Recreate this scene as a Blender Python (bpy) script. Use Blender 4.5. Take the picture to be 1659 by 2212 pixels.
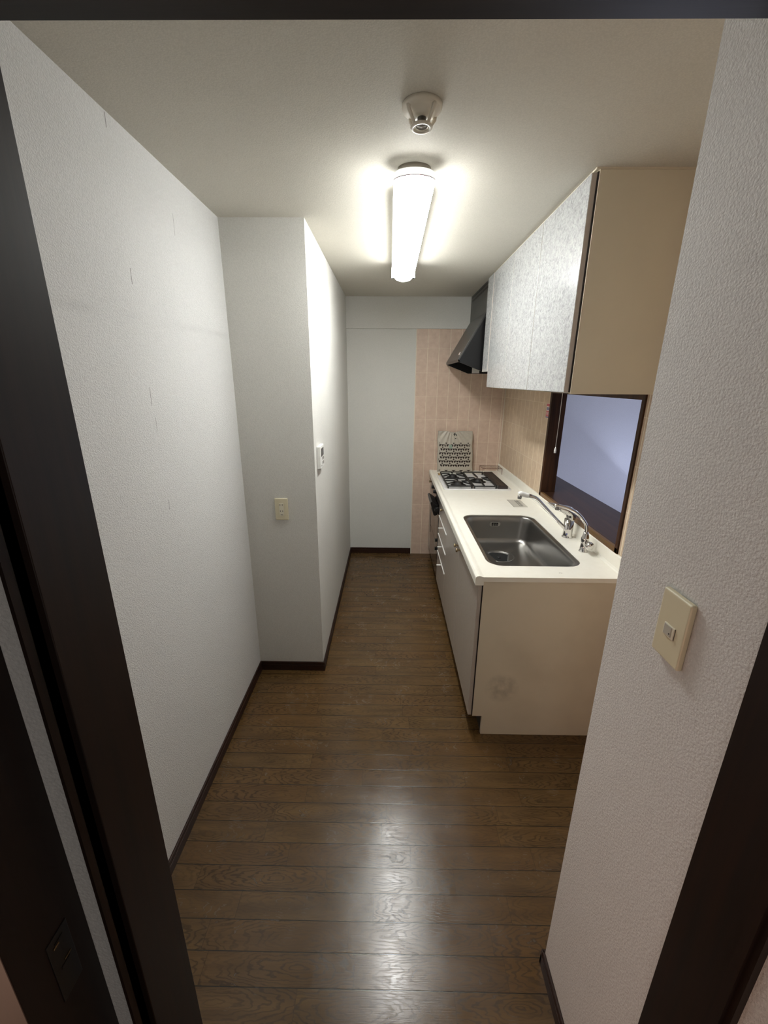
import bpy, bmesh, math, random
from mathutils import Vector, Matrix
random.seed(7)
for o in list(bpy.data.objects): bpy.data.objects.remove(o)
scn = bpy.context.scene
C = scn.collection
PI = math.pi

# ------------------------------------------------------------------ camera
def make_camera():
    f, p, y, r, h = 902.313, -0.305238, -0.011755, 0.006842, 1.70897
    fw = Vector((math.sin(y)*math.cos(p), math.cos(y)*math.cos(p), math.sin(p)))
    r0 = Vector((math.cos(y), -math.sin(y), 0)); u0 = r0.cross(fw)
    rt = math.cos(r)*r0 + math.sin(r)*u0
    up = -math.sin(r)*r0 + math.cos(r)*u0
    cd = bpy.data.cameras.new('camera'); cd.sensor_fit = 'HORIZONTAL'; cd.sensor_width = 36
    cd.lens = 36*f/1659; cd.clip_start = 0.02
    cam = bpy.data.objects.new('camera', cd); C.objects.link(cam)
    cam.matrix_world = Matrix(((rt.x, up.x, -fw.x, 0), (rt.y, up.y, -fw.y, 0), (rt.z, up.z, -fw.z, h), (0, 0, 0, 1)))
    scn.camera = cam
make_camera()

# ------------------------------------------------------------------ world, lights, exposure
W = bpy.data.worlds.new('world'); scn.world = W; W.use_nodes = True
W.node_tree.nodes['Background'].inputs[0].default_value = (.55, .62, .8, 1)
W.node_tree.nodes['Background'].inputs[1].default_value = .02
LAMP = 53.0
def area(name, loc, target, sx, sy, col, power):
    l = bpy.data.lights.new(name, 'AREA'); l.shape = 'RECTANGLE'; l.size = sx; l.size_y = sy
    l.color = col; l.energy = power
    o = bpy.data.objects.new(name, l); C.objects.link(o); o.location = loc
    o.rotation_euler = (Vector(target)-Vector(loc)).to_track_quat('-Z', 'Y').to_euler()
    return o
area('living_room_daylight_panel', (1.8, 3.95, .62), (2.45, 1.4, 1.35), .9, .5, (.70, .77, 1.0), 34)  # unseen daylight panel, placed low to light the far wall but not the counter
area('side_room_light', (-.80, -.35, .62), (-.50, .34, .62), .25, .5, (1.0, .60, .42), 5.5)
area('hall_fill_light', (-.28, -1.0, 1.5), (.5, .8, 1.2), .35, 1.2, (1.0, .95, .90), 2.6)  # added fill behind the camera, brightens the near right wall and end panel
vs = scn.view_settings
scn.display_settings.display_device = 'sRGB'
vs.view_transform = 'Standard'; vs.look = 'None'; vs.gamma = 1; vs.use_curve_mapping = False
vs.exposure = 0

# ------------------------------------------------------------------ material helpers
def s2l(c):
    return tuple(((v/255+.055)/1.055)**2.4 if v > 10 else v/255/12.92 for v in c)+(1,)
class NT:
    def __init__(s, name):
        s.m = bpy.data.materials.new(name); s.m.use_nodes = True
        s.t = s.m.node_tree; s.b = s.t.nodes['Principled BSDF']
    def n(s, typ, **k):
        nd = s.t.nodes.new(typ)
        for a, v in k.items(): setattr(nd, a, v)
        return nd
    def l(s, a, b): s.t.links.new(a, b)
    def inp(s, sock, v):
        if hasattr(v, 'is_linked') or isinstance(v, bpy.types.NodeSocket): s.l(v, sock)
        else: sock.default_value = v
    def math(s, op, a, b=0.0, c=0.0):
        nd = s.n('ShaderNodeMath', operation=op)
        s.inp(nd.inputs[0], a); s.inp(nd.inputs[1], b); s.inp(nd.inputs[2], c)
        return nd.outputs[0]
    def xyz(s):
        g = s.n('ShaderNodeNewGeometry'); q = s.n('ShaderNodeSeparateXYZ'); s.l(g.outputs['Position'], q.inputs[0])
        s.pos = g.outputs['Position']
        return q.outputs
    def comb(s, x, y, z):
        q = s.n('ShaderNodeCombineXYZ')
        for i, v in enumerate((x, y, z)): s.inp(q.inputs[i], v)
        return q.outputs[0]
    def noise(s, vec, scale, detail=2, rough=.5, dist=0):
        nd = s.n('ShaderNodeTexNoise'); nd.inputs['Scale'].default_value = scale
        nd.inputs['Detail'].default_value = detail; nd.inputs['Roughness'].default_value = rough
        nd.inputs['Distortion'].default_value = dist
        if vec is not None: s.l(vec, nd.inputs['Vector'])
        return nd.outputs[0]
    def mix(s, f, a, b):
        nd = s.n('ShaderNodeMix', data_type='RGBA'); s.inp(nd.inputs[0], f); s.inp(nd.inputs[6], a); s.inp(nd.inputs[7], b)
        return nd.outputs[2]
    def ramp(s, f, pts):
        nd = s.n('ShaderNodeValToRGB'); s.l(f, nd.inputs[0]); e = nd.color_ramp.elements
        while len(e) < len(pts): e.new(.5)
        for i, (p, c) in enumerate(pts): e[i].position = p; e[i].color = c if len(c) == 4 else tuple(c)+(1,)
        return nd.outputs[0]
    def mr(s, v, a, b, c=0.0, d=1.0):
        nd = s.n('ShaderNodeMapRange'); s.inp(nd.inputs[0], v)
        for i, q in enumerate((a, b, c, d)): nd.inputs[i+1].default_value = q
        return nd.outputs[0]
    def bump(s, h, strength, dist, normal=None):
        nd = s.n('ShaderNodeBump'); nd.inputs['Strength'].default_value = strength; nd.inputs['Distance'].default_value = dist
        s.l(h, nd.inputs['Height'])
        if normal is not None: s.l(normal, nd.inputs['Normal'])
        return nd.outputs[0]
def plain(name, col, rough=.5, metal=0, var=.06, vscale=20, bump=0, bscale=200, **kw):
    t = NT(name); t.xyz(); base = s2l(col)
    n = t.noise(t.pos, vscale, 4)
    lo = tuple(v*(1-var) for v in base[:3])+(1,); hi = tuple(min(1, v*(1+var)) for v in base[:3])+(1,)
    t.l(t.mix(n, lo, hi), t.b.inputs['Base Color'])
    t.b.inputs['Roughness'].default_value = rough; t.b.inputs['Metallic'].default_value = metal
    for k, v in kw.items(): t.b.inputs[k.replace('_', ' ')].default_value = v
    if bump: t.l(t.bump(t.noise(t.pos, bscale, 2), bump, .001), t.b.inputs['Normal'])
    return t.m
def wallpaper(name, col, marks=False, depth=.0016):
    t = NT(name); X, Y, Z = t.xyz()
    v = t.n('ShaderNodeTexVoronoi'); v.feature = 'SMOOTH_F1'; v.inputs['Scale'].default_value = 230
    v.inputs['Smoothness'].default_value = .6; t.l(t.pos, v.inputs['Vector'])
    n1 = t.noise(t.pos, 300, 3, .6, .6); n2 = t.noise(t.pos, 3.0, 3)
    h = t.math('ADD', t.math('MULTIPLY', v.outputs['Distance'], .7), n1)
    base = s2l(col)
    c = t.mix(t.mr(n2, .3, .7), tuple(q*.96 for q in base[:3])+(1,), base)
    c = t.mix(t.mr(h, .50, 1.0, .0, .22), c, tuple(q*.5 for q in base[:3])+(1,))  # crevice shade of the embossing painted into the colour
    if marks:
        dark = s2l((110, 108, 105))
        def box(y0, z0, z1, w):
            yy = t.math('ADD', y0, t.math('MULTIPLY', t.math('SUBTRACT', Z, z0), .05))
            a = t.math('LESS_THAN', t.math('ABSOLUTE', t.math('SUBTRACT', Y, yy)), w)
            return t.math('MULTIPLY', a, t.math('MULTIPLY', t.math('GREATER_THAN', Z, z0), t.math('LESS_THAN', Z, z1)))
        tot = None
        for y0, z0, z1, w in MARKS:
            q = box(y0, z0, z1, w); tot = q if tot is None else t.math('MAXIMUM', tot, q)
        c = t.mix(t.math('MULTIPLY', tot, .75), c, dark)
        # old shelf smudge: a faint slanting line of grime
        zl = t.math('ADD', 1.880, t.math('MULTIPLY', t.math('SUBTRACT', Y, 1.1), .026))
        sm = t.math('MULTIPLY', t.mr(t.math('ABSOLUTE', t.math('SUBTRACT', Z, zl)), .02, 0), t.mr(t.noise(t.pos, 6, 2), .35, .7))
        c = t.mix(t.math('MULTIPLY', sm, .16), c, dark)
    t.l(c, t.b.inputs['Base Color']); t.b.inputs['Roughness'].default_value = .75
    t.l(t.bump(h, .9, depth), t.b.inputs['Normal'])
    return t.m
MARKS = [(1.394, 1.980, 2.024, .0017), (1.398, 1.625, 1.683, .0014), (1.406, 1.540, 1.586, .0011), (1.408, 1.264, 1.302, .0012), (1.387, 2.360, 2.396, .0018), (1.72, 2.20, 2.27, .001)]
def tiles(name, horiz, off, a, b, kv, kh):
    t = NT(name); X, Y, Z = t.xyz(); H = X if horiz == 'x' else Y
    u = t.math('DIVIDE', t.math('SUBTRACT', H, off), .1008); w = t.math('DIVIDE', t.math('SUBTRACT', Z, .1185), .2072)
    def line(v, half):
        fr = t.math('SUBTRACT', v, t.math('ROUND', v)); return t.mr(t.math('ABSOLUTE', fr), half*.5, half*1.3, 1, 0)
    lv = line(u, .026); lh = line(w, .013)
    iu = t.math('FLOOR', u); iw = t.math('FLOOR', w)
    wn = t.n('ShaderNodeTexWhiteNoise', noise_dimensions='2D'); t.l(t.comb(iu, iw, 0), wn.inputs['Vector'])
    n = t.noise(t.pos, 22, 5, .6); n2 = t.noise(t.pos, 90, 2)
    a, b = s2l(a), s2l(b)
    c = t.mix(t.mr(n, .3, .7), a, b)
    c = t.mix(t.math('MULTIPLY', wn.outputs['Value'], .25), c, s2l((184, 158, 138)))
    c = t.mix(t.math('MULTIPLY', lh, kh), c, s2l((228, 212, 190)))
    c = t.mix(t.math('MULTIPLY', lv, kv), c, s2l((238, 226, 204)))
    t.l(c, t.b.inputs['Base Color'])
    t.l(t.mr(n2, .3, .7, .32, .5), t.b.inputs['Roughness'])
    hgt = t.math('ADD', t.math('SUBTRACT', 1, t.math('MAXIMUM', lv, lh)), t.math('MULTIPLY', n, .25))
    t.l(t.bump(hgt, .6, .0015), t.b.inputs['Normal'])
    return t.m
def floor_mat():
    t = NT('oak_floorboards'); X, Y, Z = t.xyz()
    v = t.math('DIVIDE', t.math('SUBTRACT', Y, .829), .0808); row = t.math('FLOOR', v)
    wr = t.n('ShaderNodeTexWhiteNoise', noise_dimensions='1D'); t.l(row, wr.inputs['W'])
    u = t.math('ADD', t.math('DIVIDE', X, .46), t.math('MULTIPLY', wr.outputs['Value'], 7.3))
    iu = t.math('FLOOR', u)
    wn = t.n('ShaderNodeTexWhiteNoise', noise_dimensions='2D'); t.l(t.comb(iu, row, 0), wn.inputs['Vector'])
    rnd = wn.outputs['Value']
    gv = t.math('SUBTRACT', v, t.math('ROUND', v))
    groove = t.mr(t.math('ABSOLUTE', gv), .010, .022, 1, 0)
    gu = t.math('SUBTRACT', u, t.math('ROUND', u))
    seam = t.mr(t.math('ABSOLUTE', gu), .0012, .0028, 1, 0)
    off = t.math('MULTIPLY', rnd, 37.0)
    # cathedral grain: nested ovals on every board, wobbled by noise
    lx = t.math('MULTIPLY', t.math('SUBTRACT', t.math('FRACT', u), t.math('ADD', .3, t.math('MULTIPLY', rnd, .5))), .46)
    ly = t.math('ADD', t.math('MULTIPLY', t.math('SUBTRACT', t.math('FRACT', v), .5), .0808), t.math('MULTIPLY', t.math('SUBTRACT', wn.outputs['Color'], .5), .03))
    wob = t.noise(t.comb(t.math('ADD', t.math('MULTIPLY', X, 9), off), t.math('MULTIPLY', Y, 36), off), 1.0, 2, .5)
    zig = t.noise(t.comb(t.math('ADD', t.math('MULTIPLY', X, 60), off), t.math('MULTIPLY', Y, 110), off), 1.0, 1, .5)
    q2 = t.math('ADD', t.math('POWER', t.math('MULTIPLY', lx, 6.5), 2), t.math('POWER', t.math('MULTIPLY', ly, 30), 2))
    ff = t.math('ADD', t.math('ADD', t.math('SQRT', q2), t.math('MULTIPLY', wob, 1.1)), t.math('MULTIPLY', zig, .16))
    cont = t.mr(t.math('SINE', t.math('MULTIPLY', ff, 26)), .25, 1.0)
    amt = t.mr(t.noise(t.comb(t.math('ADD', X, off), t.math('MULTIPLY', Y, 5), off), 2.2, 1), .40, .60)
    pores = t.noise(t.comb(t.math('MULTIPLY', X, 14), t.math('MULTIPLY', Y, 420), off), 1.0, 3, .65)
    pores = t.mr(pores, .52, .75)
    soft = t.noise(t.comb(t.math('MULTIPLY', X, 4), t.math('MULTIPLY', Y, 30), off), 1.0, 3)
    base = t.mix(t.mr(soft, .3, .7), s2l((80, 60, 36)), s2l((103, 79, 48)))
    base = t.mix(t.math('MULTIPLY', rnd, .55), base, s2l((92, 65, 36)))
    dark = s2l((38, 25, 13))
    c = t.mix(t.math('MULTIPLY', t.math('MULTIPLY', cont, t.math('ADD', .25, t.math('MULTIPLY', amt, .6))), .72), base, dark)
    c = t.mix(t.math('MULTIPLY', pores, .35), c, dark)
    c = t.mix(t.math('MULTIPLY', seam, .5), c, dark)
    c = t.mix(t.math('MULTIPLY', groove, .9), c, s2l((22, 15, 9)))
    t.l(c, t.b.inputs['Base Color'])
    sm = t.noise(t.pos, 7, 4, .6)
    sc = t.noise(t.comb(t.math('MULTIPLY', X, 30), t.math('MULTIPLY', Y, 12), 0), 1, 4, .7)
    r = t.math('ADD', t.mr(sm, .3, .7, .09, .20), t.math('MULTIPLY', sc, .11))
    r = t.math('ADD', r, t.math('MULTIPLY', cont, .05))
    t.l(r, t.b.inputs['Roughness'])
    h = t.math('ADD', t.math('MULTIPLY', groove, -.15), t.math('MULTIPLY', pores, -.12))
    h = t.math('ADD', h, t.math('MULTIPLY', t.math('MULTIPLY', cont, amt), -.03))
    t.l(t.bump(h, .5, .0012), t.b.inputs['Normal'])
    return t.m
def dark_wood(name, a, b, rough=.35, axis='z', sc=1.0):
    t = NT(name); X, Y, Z = t.xyz()
    k = [60, 60, 60]; k['xyz'.index(axis)] = 3
    n = t.noise(t.comb(t.math('MULTIPLY', X, k[0]*sc), t.math('MULTIPLY', Y, k[1]*sc), t.math('MULTIPLY', Z, k[2]*sc)), 1, 4, .6)
    t.l(t.mix(t.mr(n, .3, .7), s2l(a), s2l(b)), t.b.inputs['Base Color'])
    t.b.inputs['Roughness'].default_value = rough; t.b.inputs['Specular IOR Level'].default_value = .28
    t.l(t.bump(n, .15, .001), t.b.inputs['Normal'])
    return t.m
def door_laminate():
    t = NT('mottled_laminate'); t.xyz()
    n = t.noise(t.pos, 60, 3, .55, 1.2); n2 = t.noise(t.pos, 150, 3, .6, .8)
    m = t.math('ADD', t.math('MULTIPLY', n, .6), t.math('MULTIPLY', n2, .4))
    c = t.ramp(m, [(.36, s2l((138, 138, 140))), (.45, s2l((156, 156, 157))), (.53, s2l((170, 170, 170))), (.62, s2l((180, 180, 179)))])
    t.l(c, t.b.inputs['Base Color']); t.b.inputs['Roughness'].default_value = .22
    return t.m
def end_panel_mat():
    t = NT('beige_laminate'); X, Y, Z = t.xyz()
    d = t.math('ADD', t.math('POWER', t.math('DIVIDE', t.math('SUBTRACT', X, .56), .07), 2), t.math('POWER', t.math('DIVIDE', t.math('SUBTRACT', Z, .28), .07), 2))
    st = t.math('MULTIPLY', t.mr(d, 1.6, 0), t.mr(t.noise(t.pos, 25, 3), .3, .7))
    st2 = t.mr(t.noise(t.pos, 3.5, 4), .45, .75)
    c = t.mix(t.math('MULTIPLY', st, .45), s2l((222, 211, 190)), s2l((100, 92, 84)))
    c = t.mix(t.math('MULTIPLY', st2, .22), c, s2l((160, 146, 124)))
    t.l(c, t.b.inputs['Base Color']); t.b.inputs['Roughness'].default_value = .45
    return t.m
def worktop_mat():
    t = NT('cream_worktop'); X, Y, Z = t.xyz()
    c = t.mix(t.noise(t.pos, 30, 4), s2l((238, 233, 220)), s2l((246, 243, 233)))
    d = t.math('ADD', t.math('POWER', t.math('DIVIDE', t.math('SUBTRACT', X, .783), .011), 2), t.math('POWER', t.math('DIVIDE', t.math('SUBTRACT', Y, 1.737), .008), 2))
    m = t.math('MULTIPLY', t.mr(d, 1.4, .2), t.mr(t.noise(t.pos, 160, 2), .4, .6))
    c = t.mix(t.math('MULTIPLY', m, .55), c, s2l((140, 130, 115)))
    t.l(c, t.b.inputs['Base Color']); t.b.inputs['Roughness'].default_value = .38
    return t.m
def emis(name, col, st):
    t = NT(name); t.b.inputs['Base Color'].default_value = col
    t.b.inputs['Emission Color'].default_value = col; t.b.inputs['Emission Strength'].default_value = st
    t.b.inputs['Roughness'].default_value = .3
    return t.m
M = dict(
    paper=wallpaper('embossed_wallpaper', (221, 220, 218), marks=True), paper_far=wallpaper('embossed_wallpaper_back', (220, 218, 212), depth=.0008),
    ceil=wallpaper('ceiling_paper', (212, 207, 195), depth=.0004),
    living=wallpaper('living_room_paper', (222, 222, 226), depth=.0006),
    tile_back=tiles('pink_tile_back', 'x', .2333, (202, 175, 156), (217, 193, 174), .75, .5), tile_right=tiles('pink_tile_right', 'y', 2.992, (198, 174, 148), (216, 194, 168), 1.0, .7),
    floor=floor_mat(), base=dark_wood('baseboard_wood', (38, 22, 15), (54, 31, 20), .5, 'y'),
    jamb=dark_wood('door_frame_wood', (20, 12, 8), (36, 20, 12), .5, 'z'),
    frame=dark_wood('hatch_wood', (40, 22, 12), (74, 45, 24), .5, 'z'),
    board=dark_wood('serving_counter_wood', (46, 29, 20), (68, 45, 31), .34, 'y', .6),
    sill=dark_wood('hatch_sill_wood', (92, 66, 38), (124, 92, 58), .35, 'y', .5),
    lam=door_laminate(), lamlow=plain('grey_brown_laminate', (176, 166, 158), .2, var=.09, vscale=110), lam_edge=plain('laminate_edge', (186, 176, 166), .4, vscale=60),
    beige=end_panel_mat(), side=plain('cabinet_side', (216, 206, 184), .4, var=.05, vscale=5),
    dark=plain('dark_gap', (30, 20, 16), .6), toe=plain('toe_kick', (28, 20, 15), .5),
    top=worktop_mat(),
    steel=plain('brushed_steel', (154, 152, 149), .31, 1, var=.08, vscale=8, bump=.05, bscale=900),
    chrome=plain('chrome', (215, 213, 210), .08, 1, var=.02), brass=plain('antique_brass', (190, 172, 140), .25, 1),
    white=plain('white_plastic', (235, 234, 230), .35, var=.02), ivory=plain('ivory_plastic', (214, 205, 176), .4, var=.03),
    ivory2=plain('ivory_insert', (222, 216, 196), .35, var=.02), keygrey=plain('key_grey', (182, 178, 166), .45), grey=plain('grey_plastic', (140, 136, 130), .5),
    rubber=plain('black_rubber', (9, 9, 9), .75),
    black=plain('black_enamel', (16, 15, 15), .35), iron=plain('cast_iron', (24, 22, 22), .55, bump=.3, bscale=400),
    hood=plain('black_hood_paint', (13, 13, 15), .30, var=.1), hoodtop=plain('dark_hood_cover', (66, 66, 64), .35, .3),
    glass=plain('smoked_glass', (20, 18, 17), .06, var=.0), enamel=plain('white_enamel', (226, 224, 224), .2, var=.02),
    rib=plain('brown_black_vent', (40, 30, 30), .35), tan=plain('tan_patch', (168, 138, 92), .5),
    plastic=plain('translucent_bag', (182, 174, 160), .28, var=.10, vscale=50), print=plain('brown_print', (50, 36, 28), .45),
    bagin=plain('bag_lining', (172, 163, 152), .4), mint=plain('mint_label', (176, 196, 180), .5), copper=plain('copper_wire', (130, 100, 88), .35, .7),
    red=plain('red_sticker', (206, 92, 104), .4), blue=plain('blue_ink', (108, 110, 160), .4),
    silver=plain('silver_label', (190, 186, 176), .35), ink=plain('black_ink', (45, 42, 40), .5),
    lcd=plain('lcd', (62, 62, 64), .25), fixture=plain('fixture_base', (158, 150, 138), .4), purple=plain('fixture_ring', (120, 84, 92), .4),
    string=plain('white_cord', (220, 216, 208), .6), detect=plain('detector_plastic', (228, 220, 205), .45),
    caulk=plain('tile_edge_trim', (224, 214, 198), .5),
    lamp=emis('lit_diffuser', (.98, 1.0, .975, 1), LAMP), lamp_side=emis('lit_diffuser_side', (.98, 1.0, .975, 1), 31), lamp_soft=emis('glowing_housing', (.98, 1.0, .975, 1), 1.7), lamp_collar=emis('glowing_collar', (.98, 1.0, .97, 1), .75),
)

# ------------------------------------------------------------------ geometry helpers
class MB:
    def __init__(s): s.bm = bmesh.new(); s.smooth = False
    def merge(s, b, smooth=False):
        for f in b.faces: f.smooth = smooth
        me = bpy.data.meshes.new('t'); b.to_mesh(me); b.free(); s.bm.from_mesh(me); bpy.data.meshes.remove(me); return s
    def box(s, x0, x1, y0, y1, z0, z1, bev=0, seg=2):
        b = bmesh.new(); bmesh.ops.create_cube(b, size=1)
        for v in b.verts: v.co = Vector((x0+(v.co.x+.5)*(x1-x0), y0+(v.co.y+.5)*(y1-y0), z0+(v.co.z+.5)*(z1-z0)))
        if bev: bmesh.ops.bevel(b, geom=b.edges[:], offset=bev, segments=seg, profile=.5, affect='EDGES')
        return s.merge(b)
    def prism(s, pts, axis, a, b_, bev=0):
        # pts 2-D in the two other axes (cyclic order), extruded along axis
        b = bmesh.new()
        def P(p, t):
            return Vector({'x': (t, p[0], p[1]), 'y': (p[0], t, p[1]), 'z': (p[0], p[1], t)}[axis])
        A = [b.verts.new(P(p, a)) for p in pts]; B = [b.verts.new(P(p, b_)) for p in pts]; n = len(pts)
        b.faces.new(A); b.faces.new(B[::-1])
        for i in range(n): b.faces.new((A[i], B[i], B[(i+1) % n], A[(i+1) % n]))
        bmesh.ops.recalc_face_normals(b, faces=b.faces[:])
        if bev: bmesh.ops.bevel(b, geom=b.edges[:], offset=bev, segments=2, profile=.5, affect='EDGES')
        return s.merge(b)
    def cyl(s, p0, p1, r0, r1=None, n=24, smooth=True, cap=True):
        return s.tube([p0, p1], [r0, r0 if r1 is None else r1], n, cap, smooth)
    def tube(s, pts, rad, n=12, cap=True, smooth=True, flat=1.0, flataxis=None):
        b = bmesh.new(); pts = [Vector(p) for p in pts]
        if not isinstance(rad, (list, tuple)): rad = [rad]*len(pts)
        rings = []; ref = None
        for i, p in enumerate(pts):
            d = (pts[min(i+1, len(pts)-1)]-pts[max(i-1, 0)]).normalized()
            if ref is None: ref = Vector((0, 0, 1)) if abs(d.z) < .9 else Vector((0, 1, 0))
            u = d.cross(ref).normalized(); w = u.cross(d).normalized(); ref = w
            rings.append([b.verts.new(p+(math.cos(2*PI*k/n)*u*flat+math.sin(2*PI*k/n)*w)*rad[i]) for k in range(n)])
        for i in range(len(rings)-1):
            for k in range(n):
                b.faces.new((rings[i][k], rings[i][(k+1) % n], rings[i+1][(k+1) % n], rings[i+1][k]))
        for f in b.faces: f.smooth = smooth
        caps = []
        if cap: caps = [b.faces.new(rings[0][::-1]), b.faces.new(rings[-1])]
        bmesh.ops.recalc_face_normals(b, faces=b.faces[:])
        me = bpy.data.meshes.new('t'); 
        for f in caps: f.smooth = False
        b.to_mesh(me); b.free(); s.bm.from_mesh(me); bpy.data.meshes.remove(me); return s
    def lathe(s, c, prof, axis='z', n=32, smooth=True, cap=True):
        b = bmesh.new(); rings = []
        for r, h in prof:
            ring = []
            for k in range(n):
                a = 2*PI*k/n; q = (math.cos(a)*r, math.sin(a)*r)
                v = {'z': (q[0], q[1], h), 'x': (h, q[0], q[1]), 'y': (q[0], h, q[1])}[axis]
                ring.append(b.verts.new(Vector(c)+Vector(v)))
            rings.append(ring)
        for i in range(len(rings)-1):
            for k in range(n): b.faces.new((rings[i][k], rings[i][(k+1) % n], rings[i+1][(k+1) % n], rings[i+1][k]))
        if prof[0] == prof[-1]: cap = False
        if cap and prof[0][0] > 1e-5: b.faces.new(rings[0])
        if cap and prof[-1][0] > 1e-5: b.faces.new(rings[-1])
        bmesh.ops.remove_doubles(b, verts=b.verts[:], dist=1e-6)
        bmesh.ops.recalc_face_normals(b, faces=b.faces[:])
        return s.merge(b, smooth)
    def loft(s, loops, capa=True, capb=True, smooth=True, flip=False):
        b = bmesh.new(); R = [[b.verts.new(Vector(p)) for p in L] for L in loops]; n = len(R[0])
        for i in range(len(R)-1):
            for k in range(n): b.faces.new((R[i][k], R[i][(k+1) % n], R[i+1][(k+1) % n], R[i+1][k]))
        if capa: b.faces.new(R[0])
        if capb: b.faces.new(R[-1])
        bmesh.ops.recalc_face_normals(b, faces=b.faces[:])
        if flip: bmesh.ops.reverse_faces(b, faces=b.faces[:])
        return s.merge(b, smooth)
    def plate_hole(s, outer, inner, z0, z1):
        b = bmesh.new()
        def loop(pts, z):
            vs_ = [b.verts.new((p[0], p[1], z)) for p in pts]
            return vs_, [b.edges.new((vs_[i], vs_[(i+1) % len(vs_)])) for i in range(len(vs_))]
        tops = []
        for z in (z1, z0):
            vo, eo = loop(outer, z); vi, ei = loop(inner, z)
            bmesh.ops.triangle_fill(b, use_beauty=True, edges=eo+ei); tops.append((vo, vi))
        for j in (0, 1):
            A, B = tops[0][j], tops[1][j]; n = len(A)
            for i in range(n): b.faces.new((A[i], A[(i+1) % n], B[(i+1) % n], B[i]))
        bmesh.ops.recalc_face_normals(b, faces=b.faces[:])
        return s.merge(b)
    def obj(s, name, mat, parent=None, auto=False, mats=None):
        me = bpy.data.meshes.new(name); s.bm.to_mesh(me); s.bm.free()
        me.materials.append(M[mat] if isinstance(mat, str) else mat)
        for m_ in (mats or []): me.materials.append(M[m_])
        o = bpy.data.objects.new(name, me); C.objects.link(o)
        if parent: o.parent = parent; o.matrix_parent_inverse = Matrix.Translation(-parent.location)
        return o
def rrect(x0, x1, y0, y1, r, z=None, n=8):
    out = []
    for cx, cy, a0 in ((x1-r, y1-r, 0), (x0+r, y1-r, 90), (x0+r, y0+r, 180), (x1-r, y0+r, 270)):
        for k in range(n+1):
            a = math.radians(a0+90*k/n); p = (cx+math.cos(a)*r, cy+math.sin(a)*r)
            out.append(p if z is None else (p[0], p[1], z))
    return out
def crom(pts, n=6):
    P = [Vector(p) for p in pts]; P = [2*P[0]-P[1]]+P+[2*P[-1]-P[-2]]; out = []
    for i in range(1, len(P)-2):
        for k in range(n):
            t = k/n; a, b, c, d = P[i-1:i+3]
            out.append(.5*((2*b)+(c-a)*t+(2*a-5*b+4*c-d)*t*t+(3*b-a-3*c+d)*t**3))
    out.append(P[-2]); return out
def thing(name, label, cat, loc, group=None):
    o = bpy.data.objects.new(name, None); C.objects.link(o); o.location = loc; o.empty_display_size = .05
    o['label'] = label; o['category'] = cat
    if group: o['group'] = group
    return o
def tag(o, label, cat, group=None):
    o['label'] = label; o['category'] = cat
    if group: o['group'] = group
    return o
def struct(o, label=None):
    o['kind'] = 'structure'
    if label: o['label'] = label
    return o

# ------------------------------------------------------------------ key dimensions
XL, XB, YB, YE = -.7784, -.3916, 2.165, 4.011      # left wall, pier side, pier front, back wall
XC, XR, YN = 1.063, .488, .812                      # tiled wall, near right wall, its far end
H, HB = 2.4, 2.145

# ------------------------------------------------------------------ the setting
struct(MB().box(-2.3, 2.75, -2.0, 4.3, -.05, 0).obj('floor', 'floor'), 'dark brown oak floorboards')
struct(MB().box(-2.3, 2.75, -2.0, 4.3, H, H+.05).obj('ceiling', 'ceil'), 'off-white papered ceiling')
struct(MB().box(XL-.1, XL, .354, YB+.1, 0, H).obj('wall_left', 'paper'), 'scuffed embossed white wall on the left')
struct(MB().box(XL-.1, XB, YB, YE+.1, 0, H).obj('wall_left_pier', 'paper_far'), 'projecting white wall pier with the outlet')
struct(MB().box(XB, 1.163, YE, YE+.1, 0, H).obj('wall_back', 'paper_far'), 'white papered back wall')
struct(MB().box(.2333, XC, YE-.006, YE+.002, 0, HB+.005).obj('wall_back_tiles', 'tile_back'), 'pinkish beige tiling on the back wall')
struct(MB().box(.2283, .2343, YE-.008, YE+.001, 0, HB).obj('trim_1', 'caulk'), 'pale edge strip of the tiling')
struct(MB().box(XB, .70, YE-.022, YE+.01, HB, H).obj('wall_back_beam', 'paper_far'), 'shallow white beam across the top of the back wall')
struct(MB().box(XC-.006, XC-.0005, YE-.012, YE-.0062, .952, HB).obj('trim_2', 'caulk'), 'pale vertical grout line in the tiled corner')
# right kitchen wall with the serving hatch opening
hy0, hy1, hz0, hz1 = 1.80, 2.857, .95, 1.70
w = MB()
w.box(XC, XC+.092, YN-.05, hy0, 0, H); w.box(XC, XC+.092, hy1, YE+.1, 0, H)
w.box(XC, XC+.092, hy0, hy1, 0, hz0); w.box(XC, XC+.092, hy0, hy1, hz1, H)
struct(w.obj('wall_right', 'tile_right'), 'beige tiled right wall with the serving hatch')
struct(MB().box(XC+.092, XC+.1, YN-.05, hy0, 0, H).box(XC+.092, XC+.1, hy1, YE+.1, 0, H).box(XC+.092, XC+.1, hy0, hy1, 0, hz0)
       .box(XC+.092, XC+.1, hy0, hy1, hz1, H).obj('wall_right_outer', 'living'))
struct(MB().box(XR, XC+.1, .464, YN, 0, H).obj('wall_right_near', 'paper'), 'embossed white wall with the light switch, beside the doorway')
struct(MB().box(XR, XR+.12, -2.0, .464, 0, H).obj('wall_hall_right', 'paper'))
struct(MB().box(-.778, -.353, .354, .464, 0, H).obj('wall_front', 'paper'))
struct(MB().box(-.353, XR, .354, .464, 2.012, H).obj('wall_front_upper', 'paper'))
struct(MB().box(-.46, -.388, -2.0, -.6, 0, H).box(-.46, -.388, -.6, .262, 2.03, H).obj('wall_hall_left', 'paper'))
struct(MB().box(-2.3, -.46, .34, .354, 0, H).obj('wall_side_room', 'paper'))
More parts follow.
